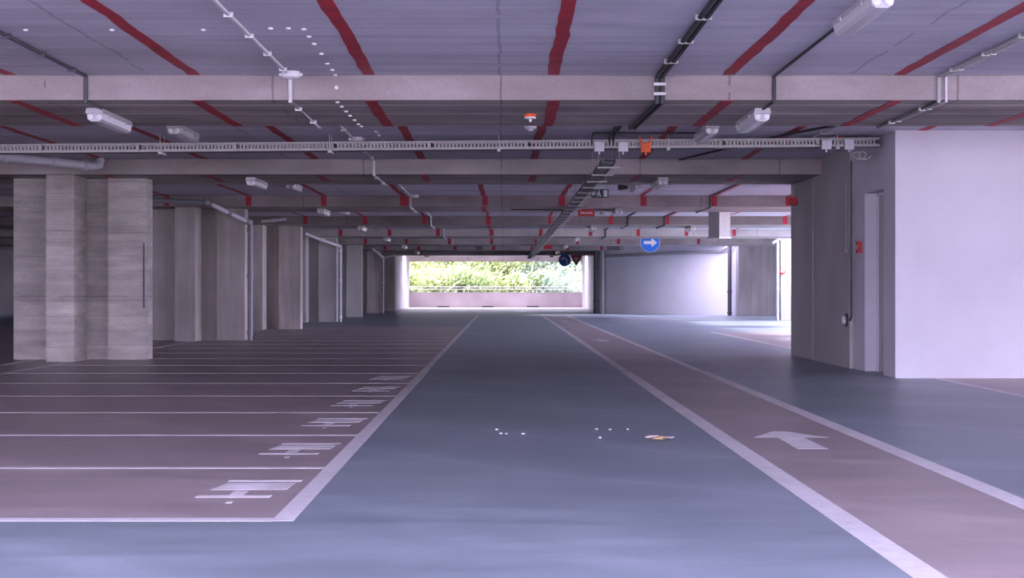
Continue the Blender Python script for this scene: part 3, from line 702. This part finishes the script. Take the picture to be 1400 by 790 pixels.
# ------------------------------------------------------------------ litter on the floor
def dry_leaf(x, y, s, a, mat, label):
    b = MB(); n = 8; pts = []
    for i in range(n+1):
        t = i/n; w = math.sin(math.pi*t)**.8*.38
        pts.append((t-.5, w, .35*(t-.5)**2+.25*w*w))
    L = [b.bm.verts.new((p[0]*s, p[1]*s, .006+(p[2]+.3*abs(p[1]))*s)) for p in pts]; Cn = [b.bm.verts.new((p[0]*s, 0, .006+p[2]*s*.8)) for p in pts]; Rr = [b.bm.verts.new((p[0]*s, -p[1]*s, .006+(p[2]+.3*abs(p[1]))*s)) for p in pts]
    for i in range(n):
        for A, B in ((L, Cn), (Cn, Rr)):
            try: b.bm.faces.new([A[i], A[i+1], B[i+1], B[i]])
            except ValueError: pass
    o = b.build('fallen_leaf', mat); o.location = (x, y, .004); o.rotation_euler = (0, 0, a)
    so = o.modifiers.new('thickness', 'SOLIDIFY'); so.thickness = .004
    tag(o, label, 'leaf', 'fallen leaves on the blue lane')
dry_leaf(px(891, 11.6), 11.62, .09, .2, M['pale_leaf'], 'pinkish dry leaf at the left of the little pile on the blue lane')
dry_leaf(px(896, 11.6), 11.72, .08, 1.2, M['pale_leaf'], 'pale upturned leaf at the back of the little pile on the blue lane')
dry_leaf(px(898, 11.55), 11.50, .08, 2.8, M['dry'], 'brown dry leaf in the middle of the little pile on the blue lane')
dry_leaf(px(904, 11.55), 11.56, .10, .5, M['dry'], 'tan curled dry leaf, largest of the little pile on the blue lane')
dry_leaf(px(917, 11.6), 11.62, .07, 1.7, M['pale_leaf'], 'single pale leaf lying to the right of the little pile')
for i, (a, c, g) in enumerate(((679, 588, 0), (685, 593.5, 0), (692, 593.5, 0), (715, 594, 0), (815.5, 587.5, 1), (820, 599, 1), (858, 587.5, 1), (834, 588, 1))):
    dd = F/(c-VY); x = px(a, dd); s = R.uniform(.008, .013); b = MB()
    bmesh.ops.create_icosphere(b.bm, subdivisions=2, radius=s)
    for v in b.bm.verts: v.co = Vector((v.co.x*R.uniform(.9, 1.2), v.co.y*R.uniform(.9, 1.2), v.co.z*.6))
    o = b.build('pebble', M['pebble'], None, True); o.location = (x, dd, s*.55)
    tag(o, ('tiny pale grit crumb in the cluster at the middle of the blue lane', 'tiny pale grit crumb scattered just left of the dry leaves')[g], 'pebble', ('grit in the middle of the lane', 'grit beside the dry leaves')[g])

# ------------------------------------------------------------------ planting outside
def tree(x, y, h, w, mat, n, label, name='tree', base=-.35, trunk=True):
    o = thing(name, (x, y, base), label, 'tree' if name == 'tree' else 'shrub', 'planting beyond the parapet')
    rr = random.Random(int(x*31+y*17)); b = MB()
    blobs = [(rr.uniform(-w*.55, w*.55), rr.uniform(-w*.4, w*.4), rr.uniform(h*.18 if not trunk else h*.3, h*.9), rr.uniform(.35, .6)*w*.6) for _ in range(16)]
    for i in range(n):
        cx, cy, cz, cr = blobs[i % len(blobs)]
        v = Vector((rr.gauss(0, 1), rr.gauss(0, 1), rr.gauss(0, 1))).normalized()*cr*(rr.random()**.33)
        c = Vector((x+cx, y+cy, base+cz)) + v
        if c.z < base+.05 or c.y < TERR+.45: continue
        s = rr.uniform(.06, .13); a = Vector((rr.gauss(0, 1), rr.gauss(0, 1), rr.gauss(0, 1))).normalized(); q = a.orthogonal().normalized(); p = a.cross(q)
        b.quad(c+q*s*1.3, c+p*s*.6, c-q*s*1.3, c-p*s*.6)
    b.build('foliage', mat, o)
    t = MB(); t.tube([(x, y, base), (x+.05, y, base+h*.4), (x-.05, y+.05, base+h*.75)], [.11, .08, .03], 8)
    for i in range(5):
        cx, cy, cz, cr = blobs[i]; t.tube([(x+.02, y, base+h*.35), (x+cx*.6, y+cy*.6, base+cz*.8), (x+cx, y+cy, base+cz)], [.05, .03, .012], 6)
    t.build('trunk', M['bark'], o)
pal = ['yellow green', 'mid green', 'blue green']
spots = [(-6.6, 99.2, 0, 'beyond the far left corner of the opening'), (-4.4, 98.6, 0, 'behind the railing at the left end of the parapet'), (-2.2, 99.0, 1, 'behind the railing, second from the left'), (-.2, 98.7, 0, 'behind the middle of the railing'),
         (1.8, 99.1, 1, 'behind the railing right of the middle'), (3.5, 98.7, 2, 'behind the railing under the blue traffic sign'), (5.3, 99.1, 0, 'behind the railing at the right end of the parapet')]
for i, (x, y, c, where) in enumerate(spots): tree(x, y, 2.0+.25*(i % 3), 2.3, LEAF[c], 2600, f'{pal[c]} leafy shrub {where}', 'shrub', trunk=False)
spots = [(-8, 104, 1, 'far left'), (-5.2, 103, 0, 'left'), (-2.6, 104.5, 0, 'with a bare grey trunk showing, left of centre'), (0, 103.5, 0, 'at the centre'), (2.6, 104, 2, 'right of centre'), (5.2, 103.2, 2, 'right'), (8, 104.5, 1, 'far right')]
for i, (x, y, c, where) in enumerate(spots): tree(x, y, 5.2+.4*(i % 3), 3.6, LEAF[c], 4200, f'tall {pal[c]} tree beyond the parapet, {where}')
spots = [(-11, 110, 1), (-6.5, 111, 2), (-2, 110, 1), (2.5, 111, 1), (7, 110, 2), (11.5, 111, 1)]
for i, (x, y, c) in enumerate(spots): tree(x, y, 7.5, 5.4, LEAF[c], 4200, f'{ORD[i]} tree from the left in the {pal[c]} back row beyond the parapet')

# ------------------------------------------------------------------ light and camera
w = bpy.data.worlds.new('overcast_sky'); bpy.context.scene.world = w; w.use_nodes = True
bg = w.node_tree.nodes['Background']; bg.inputs['Color'].default_value = (.77, .70, 1.03, 1); bg.inputs['Strength'].default_value = 8.0
sl = bpy.data.lights.new('sun', 'SUN'); sl.energy = 7.0; sl.angle = math.radians(6); sl.color = (1, .93, .95)
so_ = bpy.data.objects.new('sun', sl); C.objects.link(so_); so_.rotation_euler = Vector((.68, -.5, .56)).to_track_quat('Z', 'Y').to_euler()
sc = bpy.context.scene
sc.view_settings.view_transform = 'Standard'; sc.view_settings.look = 'None'; sc.view_settings.gamma = 1.0; sc.view_settings.exposure = 0.65
sc.view_settings.use_curve_mapping = False
sc.cycles.max_bounces = 14; sc.cycles.diffuse_bounces = 9; sc.cycles.glossy_bounces = 4; sc.cycles.transmission_bounces = 6
sc.cycles.sample_clamp_indirect = 10
cam = bpy.data.cameras.new('camera'); co = bpy.data.objects.new('camera', cam); C.objects.link(co)
cam.sensor_width = 36.0; cam.lens = F/1400*36.0; cam.shift_x = (700-VX)/1400; cam.shift_y = 0.0
cam.clip_start = .1; cam.clip_end = 600
co.location = (0, 0, CAM_Z); co.rotation_euler = (math.pi/2, 0, 0)
sc.camera = co
